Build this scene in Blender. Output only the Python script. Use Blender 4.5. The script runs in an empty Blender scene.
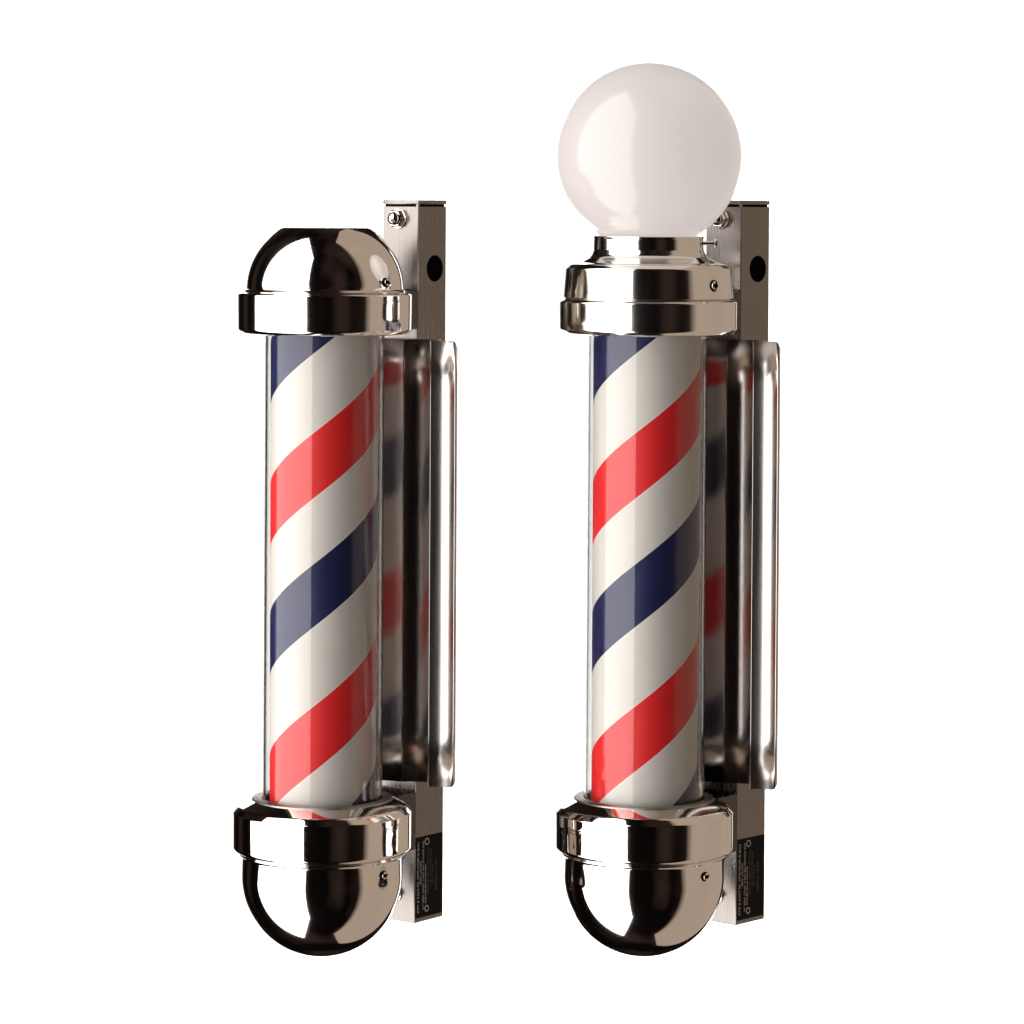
import bpy, bmesh, math, random
from mathutils import Matrix, Vector
random.seed(4)
sc = bpy.context.scene
C = sc.collection
PI = math.pi
R = math.radians
U = 0.001            # every length below is in millimetres

# ------------------------------------------------------------------ materials
def mat(name, color, metallic=0.0, rough=0.4, **kw):
    m = bpy.data.materials.new(name); m.use_nodes = True
    b = m.node_tree.nodes['Principled BSDF']
    b.inputs['Base Color'].default_value = (*color, 1)
    b.inputs['Metallic'].default_value = metallic
    b.inputs['Roughness'].default_value = rough
    for k, v in kw.items():
        b.inputs[k.replace('_', ' ')].default_value = v
    return m

def N(m, t, **props):
    n = m.node_tree.nodes.new(t)
    for k, v in props.items(): setattr(n, k, v)
    return n
def L(m, a, b): m.node_tree.links.new(a, b)
def bsdf(m): return m.node_tree.nodes['Principled BSDF']

def smudge(m, lo, hi, scale, stretch=(1, 1, 1), bump=0.0, dist=0.0002):
    """roughness wander (finger smears, brushing) and an optional fine bump"""
    tc = N(m, 'ShaderNodeTexCoord'); mp = N(m, 'ShaderNodeMapping')
    mp.inputs['Scale'].default_value = stretch
    nz = N(m, 'ShaderNodeTexNoise'); nz.inputs['Scale'].default_value = scale
    nz.inputs['Detail'].default_value = 6
    mr = N(m, 'ShaderNodeMapRange')
    mr.inputs['From Min'].default_value = 0.3; mr.inputs['From Max'].default_value = 0.7
    mr.inputs['To Min'].default_value = lo; mr.inputs['To Max'].default_value = hi
    L(m, tc.outputs['Object'], mp.inputs['Vector']); L(m, mp.outputs['Vector'], nz.inputs['Vector'])
    L(m, nz.outputs['Fac'], mr.inputs['Value']); L(m, mr.outputs['Result'], bsdf(m).inputs['Roughness'])
    if bump:
        bp = N(m, 'ShaderNodeBump'); bp.inputs['Strength'].default_value = bump
        bp.inputs['Distance'].default_value = dist
        L(m, nz.outputs['Fac'], bp.inputs['Height']); L(m, bp.outputs['Normal'], bsdf(m).inputs['Normal'])
    return m

chrome = smudge(mat('polished_chrome', (.80, .755, .715), 1, .05), .03, .095, 9, bump=.05, dist=.002)
nickel = smudge(mat('polished_nickel', (.80, .77, .725), 1, .07), .08, .13, 9, bump=.04, dist=.002)
brushed = smudge(mat('brushed_steel', (.235, .212, .197), 1, .3), .20, .32, 26, (14, 14, .25), bump=.12, dist=.0003)
panel_m = smudge(mat('bright_rolled_steel', (.80, .735, .69), 1, .15), .19, .25, 20, (8, 8, .3), bump=.03, dist=.0004)
arm_m = smudge(mat('shaded_steel', (.11, .095, .088), 1, .3), .22, .36, 26, (6, 6, 2), bump=.1, dist=.0003)  # steel darkened to paint in the shade on the arms
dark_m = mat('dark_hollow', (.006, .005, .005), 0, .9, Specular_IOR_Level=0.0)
label_m = mat('black_label_vinyl', (.006, .005, .005), 0, .6, Specular_IOR_Level=.1)
ink_m = mat('pale_label_ink', (.85, .80, .74), 0, .6)
faint_ink = mat('shaded_label_ink', (.16, .15, .14), 0, .6)  # label ink darkened to paint in low light on the rear rows
gasket_m = smudge(mat('worn_metal_lip', (.36, .325, .29), 1, .35), .25, .5, 60, bump=.5, dist=.0015)

opal = mat('opal_glass', (.19, .168, .16), 0, .17)
bsdf(opal).inputs['Subsurface Weight'].default_value = 0.0
bsdf(opal).inputs['Subsurface Radius'].default_value = (1.0, .9, .85)
bsdf(opal).inputs['Subsurface Scale'].default_value = 0.05
bsdf(opal).inputs['Emission Color'].default_value = (1.0, .925, .895, 1)
bsdf(opal).inputs['Emission Strength'].default_value = 0.52    # glow added for light scattering through the opal glass; no lamp inside

glass = mat('clear_tube_glass', (.97, .98, .97), 0, 0.0)
bsdf(glass).inputs['Transmission Weight'].default_value = 1.0
bsdf(glass).inputs['IOR'].default_value = 1.33
va = N(glass, 'ShaderNodeVolumeAbsorption'); va.inputs['Color'].default_value = (.30, .26, .22, 1); va.inputs['Density'].default_value = 26
L(glass, va.outputs[0], glass.node_tree.nodes['Material Output'].inputs['Volume'])

# stripes: a helix  v = depth + LEAD * angle / 2pi, repeated every PERIOD
PERIOD, LEAD = 0.2703, 0.2703
stripe = mat('striped_paper', (.8, .8, .8), 0, .5)
def build_stripe(m, phi):
    tc = N(m, 'ShaderNodeTexCoord'); sp = N(m, 'ShaderNodeSeparateXYZ')
    rot = N(m, 'ShaderNodeVectorRotate', rotation_type='Z_AXIS'); rot.inputs['Angle'].default_value = phi
    L(m, tc.outputs['Object'], rot.inputs['Vector']); L(m, rot.outputs['Vector'], sp.inputs['Vector'])
    def M(op, a, b=None, c=None):
        n = N(m, 'ShaderNodeMath', operation=op)
        for i, v in enumerate((a, b, c)):
            if v is None: continue
            if isinstance(v, (int, float)): n.inputs[i].default_value = v
            else: L(m, v, n.inputs[i])
        return n.outputs[0]
    # angle grows to the right as seen from the front (-Y)
    ang = M('ARCTAN2', sp.outputs['X'], M('MULTIPLY', sp.outputs['Y'], -1.0))
    z = sp.outputs['Z']                       # object origin sits on the pole's own origin
    d = M('SUBTRACT', 0.755, z)               # depth below the horizon line
    v = M('ADD', d, M('MULTIPLY', ang, LEAD / (2 * PI)))
    v = M('SUBTRACT', v, 0.0805)
    f = M('MULTIPLY', M('FRACT', M('ADD', M('DIVIDE', v, PERIOD), 4.0)), PERIOD * 1000)   # mm in the cycle
    cr = N(m, 'ShaderNodeValToRGB'); e = cr.color_ramp; e.interpolation = 'CONSTANT'
    white = (.80, .745, .705, 1); rim = (.93, .87, .78, 1)
    navy = (.004, .007, .080, 1); red = (.88, .015, .018, 1)
    a, b, c_, dd = 62.0, 139.5, 204.5, 270.3
    stops = [(0, navy), (a, rim), (a + 1.1, white), (b - 1.1, rim), (b, red), (c_, rim), (c_ + 1.1, white), (dd - 1.1, rim)]
    e.elements[0].position = 0; e.elements[0].color = navy
    e.elements[1].position = stops[1][0] / 300; e.elements[1].color = stops[1][1]
    for p, c in stops[2:]:
        el = e.elements.new(p / 300); el.color = c
    L(m, M('DIVIDE', f, 300.0), cr.inputs['Fac'])
    # faint paper mottling
    nz = N(m, 'ShaderNodeTexNoise'); nz.inputs['Scale'].default_value = 420; nz.inputs['Detail'].default_value = 3
    L(m, tc.outputs['Object'], nz.inputs['Vector'])
    mr = N(m, 'ShaderNodeMapRange'); mr.inputs['To Min'].default_value = .93; mr.inputs['To Max'].default_value = 1.06
    L(m, nz.outputs['Fac'], mr.inputs['Value'])
    mx = N(m, 'ShaderNodeMix', data_type='RGBA', blend_type='MULTIPLY'); mx.inputs['Factor'].default_value = 1
    L(m, cr.outputs['Color'], mx.inputs['A']); L(m, mr.outputs['Result'], mx.inputs['B'])
    L(m, mx.outputs['Result'], bsdf(m).inputs['Base Color'])
build_stripe(stripe, R(-40))

# ------------------------------------------------------------------ mesh helpers
def finish(name, bm, m, parent=None, sharp=28, recalc=True):
    if recalc: bmesh.ops.recalc_face_normals(bm, faces=bm.faces)
    lim = R(sharp)
    for f in bm.faces: f.smooth = True
    for e in bm.edges:
        if len(e.link_faces) == 2 and e.calc_face_angle(0) > lim: e.smooth = False
    bmesh.ops.scale(bm, vec=(U, U, U), verts=bm.verts)
    me = bpy.data.meshes.new(name); bm.to_mesh(me); bm.free()
    me.materials.append(m)
    o = bpy.data.objects.new(name, me); C.objects.link(o)
    if parent: o.parent = parent
    return o

def rounded(pts, n=6):
    """pts: (r, z) or (r, z, fillet radius) -> polyline with rounded corners"""
    out = []
    for i, p in enumerate(pts):
        if len(p) == 2 or i in (0, len(pts) - 1): out.append((p[0], p[1])); continue
        q, a, b = Vector(p[:2]), Vector(pts[i - 1][:2]), Vector(pts[i + 1][:2])
        u, v = (a - q), (b - q); lu, lv = u.length, v.length; u.normalize(); v.normalize()
        ang = u.angle(v); t = min(p[2] / math.tan(ang / 2), lu * .49, lv * .49); r = t * math.tan(ang / 2)
        c = q + (u + v).normalized() * (r / math.sin(ang / 2))
        s, e = q + u * t, q + v * t
        a0 = math.atan2(s.y - c.y, s.x - c.x); a1 = math.atan2(e.y - c.y, e.x - c.x)
        d = (a1 - a0 + PI) % (2 * PI) - PI
        for k in range(n + 1):
            w = a0 + d * k / n; out.append((c.x + r * math.cos(w), c.y + r * math.sin(w)))
    return out

def lathe(pts, seg=128, closed=False, bm=None, M=None):
    bm = bm or bmesh.new(); rings = []
    for r, z in pts:
        if r < 1e-5: rings.append([bm.verts.new((0, 0, z))])
        else: rings.append([bm.verts.new((r * math.cos(2 * PI * k / seg), r * math.sin(2 * PI * k / seg), z)) for k in range(seg)])
    pairs = list(zip(rings, rings[1:])) + ([(rings[-1], rings[0])] if closed else [])
    for a, b in pairs:
        for k in range(seg):
            k2 = (k + 1) % seg
            if len(a) == 1 and len(b) == 1: continue
            if len(a) == 1: bm.faces.new((a[0], b[k2], b[k]))
            elif len(b) == 1: bm.faces.new((a[k], a[k2], b[0]))
            else: bm.faces.new((a[k], a[k2], b[k2], b[k]))
    if M is not None: bmesh.ops.transform(bm, matrix=M, verts=[v for g in rings for v in g])
    return bm

def box(bm, x0, x1, y0, y1, z0, z1, bevel=0.0, seg=2):
    r = bmesh.ops.create_cube(bm, size=1)
    bmesh.ops.scale(bm, vec=(x1 - x0, y1 - y0, z1 - z0), verts=r['verts'])
    bmesh.ops.translate(bm, vec=((x0 + x1) / 2, (y0 + y1) / 2, (z0 + z1) / 2), verts=r['verts'])
    if bevel:
        es = list({e for v in r['verts'] for e in v.link_edges})
        bmesh.ops.bevel(bm, geom=es, offset=bevel, segments=seg, affect='EDGES', profile=.5)
    return bm

def frame_to(loc, direction, up=(0, 0, 1)):
    """matrix taking local +Z to direction at loc (mm)"""
    return Matrix.Translation(Vector(loc)) @ Vector(direction).normalized().to_track_quat('Z', 'Y').to_matrix().to_4x4()

def boolean_cut(o, cutters):
    for c in cutters:
        md = o.modifiers.new('cut', 'BOOLEAN'); md.object = c; md.operation = 'DIFFERENCE'; md.solver = 'EXACT'
    dg = bpy.context.evaluated_depsgraph_get(); dg.update()
    me = bpy.data.meshes.new_from_object(o.evaluated_get(dg))
    o.modifiers.clear(); o.data = me
    for c in cutters: bpy.data.objects.remove(c)

def text_mesh(rows, M):
    """rows of (string, x, y, size) laid flat in a plane, returned as bmesh placed with M"""
    bm = bmesh.new()
    for s, x, y, size, wide in rows:
        cu = bpy.data.curves.new('t', 'FONT'); cu.body = s; cu.size = size; cu.resolution_u = 2
        o = bpy.data.objects.new('t', cu); C.objects.link(o)
        dg = bpy.context.evaluated_depsgraph_get(); dg.update()
        me = bpy.data.meshes.new_from_object(o.evaluated_get(dg))
        w = max((v.co.x for v in me.vertices), default=1)
        k = wide / w
        for v in me.vertices: v.co = Vector((v.co.x * k + x, v.co.y + y, 0))
        bm.from_mesh(me); bpy.data.objects.remove(o); bpy.data.meshes.remove(me)
    bmesh.ops.transform(bm, matrix=M, verts=bm.verts)
    return bm

def Z(y): return 955.0 - y                          # heights at the pole's own axis (mm above its lowest point)
def ZB(y): return 755.0 - (y - 200) * 1.023         # heights for what stands further back, at the bracket

# ------------------------------------------------------------------ small hardware
def slotted_screw(parent, az, r, z, tilt=0.0, size=4.2, m=None):
    """round screw head on a cylinder of radius r at azimuth az (0 = towards the viewer), slot across"""
    d = Vector((math.sin(az), -math.cos(az), tilt)); loc = (r * math.sin(az), -r * math.cos(az), z)
    bm = lathe(rounded([(0, 2.4), (size * .6, 2.2), (size, 1.2, .6), (size, -1.5)], 4), 28, M=None)
    bmesh.ops.recalc_face_normals(bm, faces=bm.faces)
    bmesh.ops.transform(bm, matrix=frame_to(loc, d), verts=bm.verts)
    o = finish('screw', bm, m or chrome, parent)
    s = bmesh.new(); box(s, -size * .92, size * .92, -.55, .55, 1.7, 2.65)
    bmesh.ops.transform(s, matrix=frame_to(loc, d) @ Matrix.Rotation(R(62), 4, 'Z'), verts=s.verts)
    return o, s

def screw_part(parent, az, r, z, tilt=0.0, size=4.2, m=None, ang=62):
    """one mesh: recess ring + slotted head (slot is a dark second material)"""
    d = Vector((math.sin(az), -math.cos(az), tilt)); loc = Vector((r * math.sin(az), -r * math.cos(az), z))
    bm = bmesh.new()
    lathe(rounded([(size * .62, 3.0), (size, 2.2, .7), (size, -1.5)], 4), 28, bm=bm)
    lathe([(0, 1.9), (size * .62, 1.9), (size * .62, 3.0)], 28, bm=bm)
    F = frame_to(loc, d)
    bmesh.ops.transform(bm, matrix=F, verts=bm.verts)
    n = len(bm.faces)
    s = bmesh.new()
    box(s, -size * .95, size * .95, -.75, .75, 1.2, 3.12)
    lathe([(size, .5), (size + 1.2, .45), (size + 1.2, -1.5)], 28, bm=s)
    bmesh.ops.transform(s, matrix=F @ Matrix.Rotation(R(ang), 4, 'Z'), verts=s.verts)
    tmp = bpy.data.meshes.new('tmp'); s.to_mesh(tmp); s.free(); bm.from_mesh(tmp); bpy.data.meshes.remove(tmp)
    bm.faces.ensure_lookup_table()
    for f in bm.faces[n:]: f.material_index = 1
    o = finish('screw', bm, m or chrome, parent); o.data.materials.append(dark_m)
    return o

def acorn_nut(parent, x, yface, z, k=1.0):
    """washer, hex and domed cap, pointing out of the bracket face (-Y)"""
    F = frame_to((x, yface, z), (0, -1, 0))
    bm = bmesh.new()
    lathe(rounded([(0, 1.6), (10.2 * k, 1.6, .5), (10.8 * k, 0, .3), (10.8 * k, -.5)], 3), 40, bm=bm)
    lathe([(0, 7.0 * k), (8.6 * k, 7.0 * k), (9.8 * k, 6.0 * k), (9.8 * k, 1.0)], 6, bm=bm)
    dome = [(7.0 * k, 6.5 * k), (7.0 * k, 7.6 * k)] + [(7.0 * k * math.cos(t), 7.6 * k + 6.4 * k * math.sin(t)) for t in [R(a) for a in range(10, 90, 10)]] + [(0, 14.0 * k)]
    lathe(dome, 32, bm=bm)
    bmesh.ops.transform(bm, matrix=F, verts=bm.verts)
    return finish('acorn_nut', bm, chrome, parent)

# ------------------------------------------------------------------ the pole
BF = 120.0       # bracket's front face, behind the pole axis
BW = 23.0        # half width of the bracket
BD = 47.0        # depth of the bracket

def barber_pole(loc, yaw, lean, label, globe):
    root = bpy.data.objects.new('barber_pole', None); C.objects.link(root)
    root.empty_display_size = .05
    root.matrix_world = Matrix.Translation(loc) @ Matrix.Rotation(lean, 4, 'Y') @ Matrix.Rotation(yaw, 4, 'Z')
    root['label'] = label; root['category'] = 'barber pole'; root['group'] = 'chrome wall barber poles with turning stripes'
    AZ = R(40)                                      # local azimuth of the viewer

    # --- striped cylinder and the glass over it
    bm = lathe([(0, Z(326)), (54.2, Z(326)), (54.0, Z(330)), (52.7, Z(806)), (0, Z(806))], 160)
    finish('striped_cylinder', bm, stripe, root, recalc=True)
    bm = lathe([(60.0, Z(808)), (60.0, Z(328)), (57.2, Z(328)), (57.2, Z(808))], 160, closed=True)
    finish('glass_tube', bm, glass, root)

    # --- base collar: worn lip, sloping shoulder, band
    prof = rounded([(60.8, Z(808)), (60.8, Z(796), 1.0), (66.5, Z(796.5), 1.5), (70.5, Z(798.2), 2.5), (84.2, Z(804.6), 7), (89.3, Z(810.8), 2.2),
                    (89.4, Z(847), 4.2), (84.0, Z(850), 1.5), (80, Z(850))], 6)
    finish('base_collar', lathe(prof), chrome, root, sharp=50)
    lip = rounded([(60.4, Z(803)), (60.4, Z(796.2), .5), (65.5, Z(795.2), 1.6), (69.6, Z(796.6), 1.2), (71.0, Z(799))], 5)
    finish('collar_lip', lathe(lip), gasket_m, bpy.data.objects[C.objects[-1].name])
    # --- bottom dome
    cz = Z(874.5)
    prof = [(79, Z(849)), (80.6, Z(850)), (82.6, Z(850.6)), (83.2, Z(851.8)), (82.6, Z(853)), (80.9, Z(853.8)), (80.5, Z(855.2)), (80.5, cz)]
    prof += [(80.5 * math.cos(R(a)), cz - 80.5 * math.sin(R(a))) for a in range(3, 90, 3)] + [(0, cz - 80.5)]
    dome = finish('bottom_dome', lathe(prof), chrome, root, sharp=60)
    screw_part(dome, AZ + R(48.5), 80.6, Z(865.5), 0, 3.5, ang=20)

    if not globe:
        prof = rounded([(60.5, Z(331.5)), (80, Z(333.5), 1), (84.0, Z(332.5), 2), (87.0, Z(329.5), 3.5), (87.3, Z(293.2), 2.2),
                        (83.5, Z(292.0), 1.0), (80.2, Z(292.0), .5), (78, Z(293))], 6)
        finish('top_collar', lathe(prof), chrome, root, sharp=55)
        z0 = Z(289.5); rr = 78.8
        prof = [(78, Z(293)), (81.4, Z(291.8)), (82.2, Z(290.6)), (81.4, Z(289.4)), (79.4, Z(288.7)), (rr, Z(287.0))]
        a1 = math.degrees(math.acos(46.5 / rr))
        prof += [(rr * math.cos(R(a)), z0 + rr * math.sin(R(a)) * .955) for a in [2 + (a1 - 2) * k / 24 for k in range(1, 25)]]
        r_, z_ = prof[-1]
        prof += [(r_ - 1.2, z_ + .9), (r_ - 3.2, z_ + 1.2), (0, z_ + 1.2)]
        cap = finish('dome_cap', lathe(prof), chrome, root, sharp=40)
        screw_part(cap, AZ + R(49.5), 78.6, Z(281.0), .12, 3.5, ang=-35)
    else:
        prof = rounded([(60.5, Z(331.5)), (82, Z(333.8), 1), (86.2, Z(332.6), 2), (89.4, Z(329), 3.5), (89.6, Z(301), 3.0),
                        (86.0, Z(298.8), 1), (82, Z(298.5))], 6)
        finish('top_collar', lathe(prof), nickel, root, sharp=55)
        prof = rounded([(83, Z(299)), (86.0, Z(297.2), .6), (85.6, Z(294), 1), (83.6, Z(268), 3), (79.5, Z(264.2), 3), (71, Z(262.5), 10),
                        (59.0, Z(256.5), 8), (55.6, Z(249.5), 2), (55.2, Z(239), 1.0), (55.9, Z(236.4), .8), (53.8, Z(235.6), .8), (53.4, Z(247)), (30, Z(247))], 7)
        hold = finish('globe_holder', lathe(prof), nickel, root, sharp=40)
        screw_part(hold, AZ + R(50), 84.6, Z(284), .06, 4.8, nickel, ang=75)
        # the thumbscrew that clamps the globe's neck
        for a in (92,):
            az = AZ + R(a)
            d = (math.sin(az), -math.cos(az), 0)
            F = frame_to((54 * d[0], 54 * d[1], Z(242.6)), d)
            s = lathe(rounded([(2.1, -1), (2.1, 12.5), (4.9, 12.7, .4), (4.9, 15.2, .5), (0, 15.4)], 3), 24)
            bmesh.ops.transform(s, matrix=F, verts=s.verts)
            finish('thumbscrew', s, nickel, hold)
        cz = Z(155.6); r0 = 93.2
        a0 = math.degrees(math.asin(-78.5 / r0))
        prof = [(47.5, Z(244)), (47.5, Z(236.5))]
        prof += [(r0 * math.cos(R(a)), cz + r0 * math.sin(R(a))) for a in [a0 + (90 - a0) * k / 60 for k in range(0, 60)]] + [(0, cz + r0)]
        finish('lamp_globe', lathe(prof), opal, root, sharp=60)

    # --- wall bracket: square steel channel with a cable hole, capped
    zt, zb = ZB(206.0), ZB(923.4)
    bm = box(bmesh.new(), -BW, BW, BF, BF + BD, zb, zt, .9, 2)
    br = finish('wall_bracket', bm, brushed, root, sharp=40)
    cut1 = finish('cut', box(bmesh.new(), -BW + 2, BW - 2, BF + 2, BF + BD + 9, zb - 9, zt - 2), brushed)
    cy = lathe([(0, -8), (13.6, -8), (13.6, 8), (0, 8)], 64)
    bmesh.ops.transform(cy, matrix=frame_to((BW, BF + 28.0, ZB(268.3)), (1, 0, 0)), verts=cy.verts)
    cut2 = finish('cut', cy, brushed)
    for c in (br,): c.parent = None
    boolean_cut(br, [cut1, cut2]); br.parent = root
    for p in br.data.polygons: p.use_smooth = False
    # black block painting in the shade inside the cable hole
    finish('hollow_shade', box(bmesh.new(), BW - 12, BW - 3, BF + 6, BF + BD - 1, ZB(300), ZB(236)), dark_m, br)
    # end cap over a neck coloured black as the shadow gap
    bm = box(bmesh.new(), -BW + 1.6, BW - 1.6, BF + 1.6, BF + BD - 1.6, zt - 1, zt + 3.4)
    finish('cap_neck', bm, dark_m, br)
    bm = box(bmesh.new(), -BW - .2, BW + .2, BF - .2, BF + BD + .2, zt + 2.2, ZB(199.8), .7)
    finish('end_cap', bm, brushed, br)
    bm = box(bmesh.new(), BW - 2.6, BW - .1, BF + .1, BF + 2.6, zt - .5, zt + 2.6)
    finish('cap_tab', bm, brushed, br)
    acorn_nut(br, -2.5, BF, ZB(218.2))
    acorn_nut(br, -2.0, BF, ZB(896.5), .8)
    acorn_nut(br, 3.0, BF, ZB(858), .45)

    # --- rating label low on the bracket's right side
    lz0, lz1 = ZB(919.0), ZB(838.0)
    x0 = BW + .35
    bm = box(bmesh.new(), BW - .3, x0, BF + 1.6, BF + BD - 1.0, lz0, lz1)
    lab = finish('rating_label', bm, label_m, root)
    # text plane: text +x runs down the bracket (-Z), text +y points towards the front edge (-Y)
    H = lz1 - lz0
    T = Matrix(((0, 0, 1, x0 + .12), (0, -1, 0, 0), (-1, 0, 0, lz1), (0, 0, 0, 1)))
    # columns: distance from the bracket's front edge, start, length, size, words (too small in the photograph to read)
    rows = []
    for off, st, ln, size, s in [(6.6, 5, 73, 4.3, 'LINE IS FROM BTM. OF POLE & MTR'), (10.6, 25, 24, 3.4, 'INSTALL WIRE'), (14.8, 5, 70, 3.6, 'FOR INDOOR USE ONLY. UNITS, WIRE TO'),
                                 (18.6, 29, 40, 3.2, 'MOTOR 60 HZ RATING'), (22.6, 12, 48, 3.0, 'ELECTRIC SIGN LISTED'),
                                 (26.6, 14, 40, 3.0, 'SIGN SECTION 120 V'), (30.4, 30, 20, 3.0, 'NO. 115'), (36.0, 26, 32, 3.2, 'SERIAL NUMBER')]:
        rows.append((s, st, -(BF + off), size, ln))
    finish('lettering', text_mesh(rows[:4], T), ink_m, lab, recalc=False)
    finish('shaded_print', text_mesh(rows[4:], T), faint_ink, lab, recalc=False)
    for cx_, cy_, ra in ((H - 8.0, 19.5, 3.3), (6.0, 19.5, 3.6)):
        ring = lathe([(ra, 0), (ra - .95, 0)], 28, M=T @ Matrix.Translation((cx_, -(BF + cy_), 0)))
        finish('round_mark', ring, ink_m, lab, recalc=False)

    # --- arms joining collars to the bracket: open-topped channels
    def arm(y0, y1, yf, t=1.6, lip=False):
        w = BW + 1.4; z1, z0 = ZB(y0), ZB(y1)
        bm = bmesh.new()
        box(bm, w - t, w, yf, BF - .2, z0, z1, .4, 1)
        box(bm, -w, -w + t, yf, BF - .2, z0, z1, .4, 1)
        box(bm, -w + t, w - t, yf, BF - .3, z0 + .4, z0 + t, .3, 1)
        box(bm, -w + t, w - t, BF - 3.4, BF - 1.6, z0 + t, z1 + 2, .4, 1)
        return finish('mounting_arm', bm, arm_m, root, sharp=30)
    arm(290.5, 328.5, 80.0)
    arm(792.0, 849.0, 79.0)

    # --- fluted sheet-steel reflector standing between pole and bracket
    HW = 79.5
    zt, zb, cr = ZB(338.8), ZB(781.0), 6.0
    flutes = [(-20, 35.2, .724, .10, 95.1), (15.2, 39.2, 1.02, -.55, 110.4), (54.4, 25.1, .936, -.023, 100.6)]
    prof = []
    def flute(s0, w, m0, m1, y0, mirror=False, lo=-1e9):
        p = []
        for k in range(25):
            u = k / 24; s_ = s0 + w * .97 * u
            if s_ < lo: continue
            p.append((s_, y0 + w * .97 * (m0 * u + (m1 - m0) * u * u / 2)))
        return [(-a, b) for a, b in reversed(p)] if mirror else p
    prof += flute(*flutes[2], mirror=True) + flute(*flutes[1], mirror=True, lo=21)
    for f in flutes: prof += flute(*f)
    prof.append((HW, prof[-1][1] + 2.5))
    bm = bmesh.new(); grid = []; rows_ = 8
    for s_, yy in prof:
        e = max(0, HW - abs(s_))
        cut = cr - math.sqrt(max(0, cr * cr - (cr - e) ** 2)) if e < cr else 0
        grid.append([bm.verts.new((s_, yy, zb + cut + (zt - zb - 2 * cut) * j / rows_)) for j in range(rows_ + 1)])
    for a, b in zip(grid, grid[1:]):
        for j in range(rows_): bm.faces.new((a[j], b[j], b[j + 1], a[j + 1]))
    o = finish('reflector_panel', bm, panel_m, root, sharp=20, recalc=False)
    md = o.modifiers.new('sheet', 'SOLIDIFY'); md.thickness = .0014; md.offset = -1
    return root

D = 3.5
def place(px, py): return Vector(((px - 512) * U, 0, (200 - py) * U))
def yaw_for(px): return R(-40) - math.atan((px - 512) * U / D)
barber_pole(place(321.6, 955), yaw_for(323), R(.30), 'shorter chrome barber pole topped by a flat-topped metal dome cap, without a globe', False)
barber_pole(place(642.8, 955), yaw_for(646), R(.43), 'taller chrome barber pole carrying a round white glass lamp globe on its top', True)

# ------------------------------------------------------------------ backdrop (far behind, lit from above and below)
bw = mat('white_backdrop_paper', (.88, .88, .88), 0, .9)
nz = N(bw, 'ShaderNodeTexNoise'); nz.inputs['Scale'].default_value = 3
mr = N(bw, 'ShaderNodeMapRange'); mr.inputs['To Min'].default_value = .85; mr.inputs['To Max'].default_value = .9
L(bw, nz.outputs['Fac'], mr.inputs['Value']); L(bw, mr.outputs['Result'], bsdf(bw).inputs['Base Color'])
bsdf(bw).inputs['Specular IOR Level'].default_value = 0
bm = box(bmesh.new(), -2200, 2200, 5000, 5030, -2900, 1400)
b = finish('backdrop', bm, bw); b['kind'] = 'structure'; b['label'] = 'plain white studio backdrop behind both poles'

# ------------------------------------------------------------------ lamps
def area(name, loc, aim, sx, sy, radiance, color):
    l = bpy.data.lights.new(name, 'AREA'); l.shape = 'RECTANGLE'; l.size = sx; l.size_y = sy
    l.energy = radiance * PI * sx * sy; l.color = color
    o = bpy.data.objects.new(name, l); C.objects.link(o)
    d = Vector(aim) - Vector(loc)
    o.matrix_world = Matrix.Translation(Vector(loc)) @ d.to_track_quat('-Z', 'Y').to_matrix().to_4x4()
    return o
def wall_lamp(name, x, y0, y1, z0, z1, sgn, radiance, color):
    l = bpy.data.lights.new(name, 'AREA'); l.shape = 'RECTANGLE'; l.size = y1 - y0; l.size_y = z1 - z0
    l.energy = radiance * PI * l.size * l.size_y; l.color = color
    o = bpy.data.objects.new(name, l); C.objects.link(o)
    # columns: lamp x axis -> world Y, lamp y axis -> world Z, lamp -z -> world +/-X
    if sgn > 0: m = Matrix(((0, 0, -1), (-1, 0, 0), (0, 1, 0)))      # shines towards +X
    else: m = Matrix(((0, 0, 1), (1, 0, 0), (0, 1, 0)))
    o.matrix_world = Matrix.Translation(((x), (y0 + y1) / 2, (z0 + z1) / 2)) @ m.to_4x4()
    return o
wall_lamp('softbox_key', -2.7, -6.6, .45, -9.5, 8.5, +1, 3.8, (1.0, .975, .95))
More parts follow.
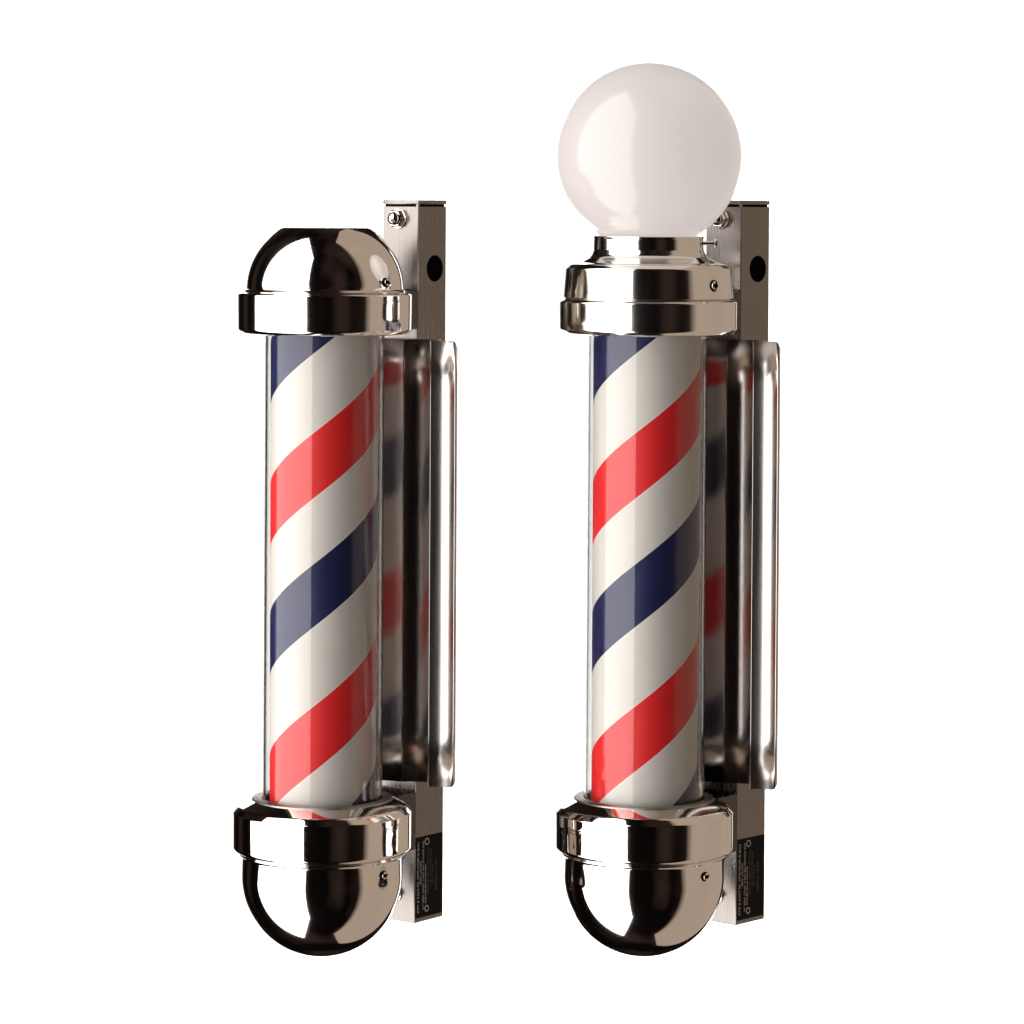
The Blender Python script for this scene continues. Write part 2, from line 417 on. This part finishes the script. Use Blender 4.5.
# the dim warm fill on the right, its near edge feathered by four overlapping lamps
for k, y0 in enumerate((-1.80, -1.66, -1.52, -1.38)):
    wall_lamp('softbox_fill', 2.6 + .02 * k, y0, 4.6, -14.0, 13.0, -1, .112, (1.0, .80, .63))
area('backdrop_light_high', (0, 3.2, 2.7), (0, 5.2, 1.75), 3.8, .8, 30, (1, 1, 1))
area('backdrop_light_low', (0, 3.2, -4.2), (0, 5.2, -3.25), 3.8, .8, 30, (1, 1, 1))

w = bpy.data.worlds.new('World'); sc.world = w; w.use_nodes = True
# a dark studio: faint brown unevenness all round
wt = w.node_tree; tc = wt.nodes.new('ShaderNodeTexCoord'); mp = wt.nodes.new('ShaderNodeMapping')
mp.inputs['Scale'].default_value = (1.4, 1.4, .3)
nz = wt.nodes.new('ShaderNodeTexNoise'); nz.inputs['Scale'].default_value = 2.0; nz.inputs['Detail'].default_value = .5
cr = wt.nodes.new('ShaderNodeValToRGB')
cr.color_ramp.elements[0].position = .42; cr.color_ramp.elements[0].color = (.003, .0022, .002, 1)
cr.color_ramp.elements[1].position = .72; cr.color_ramp.elements[1].color = (.030, .019, .015, 1)
wt.links.new(tc.outputs['Generated'], mp.inputs['Vector']); wt.links.new(mp.outputs['Vector'], nz.inputs['Vector'])
wt.links.new(nz.outputs['Fac'], cr.inputs['Fac']); wt.links.new(cr.outputs['Color'], wt.nodes['Background'].inputs['Color'])

# ------------------------------------------------------------------ camera
cam = bpy.data.cameras.new('camera'); co = bpy.data.objects.new('camera', cam); C.objects.link(co)
co.location = (0, -D, 0); co.rotation_euler = (R(90), 0, 0)
cam.sensor_width = 36; cam.lens = D * 1000 / 1024 * 36
cam.shift_y = -312 / 1024; cam.clip_end = 100; cam.clip_start = .05
sc.camera = co
sc.view_settings.view_transform = 'Standard'; sc.view_settings.look = 'None'
sc.view_settings.exposure = 0; sc.view_settings.gamma = 1
sc.cycles.max_bounces = 16; sc.cycles.transmission_bounces = 12; sc.cycles.glossy_bounces = 8
sc.cycles.use_denoising = True
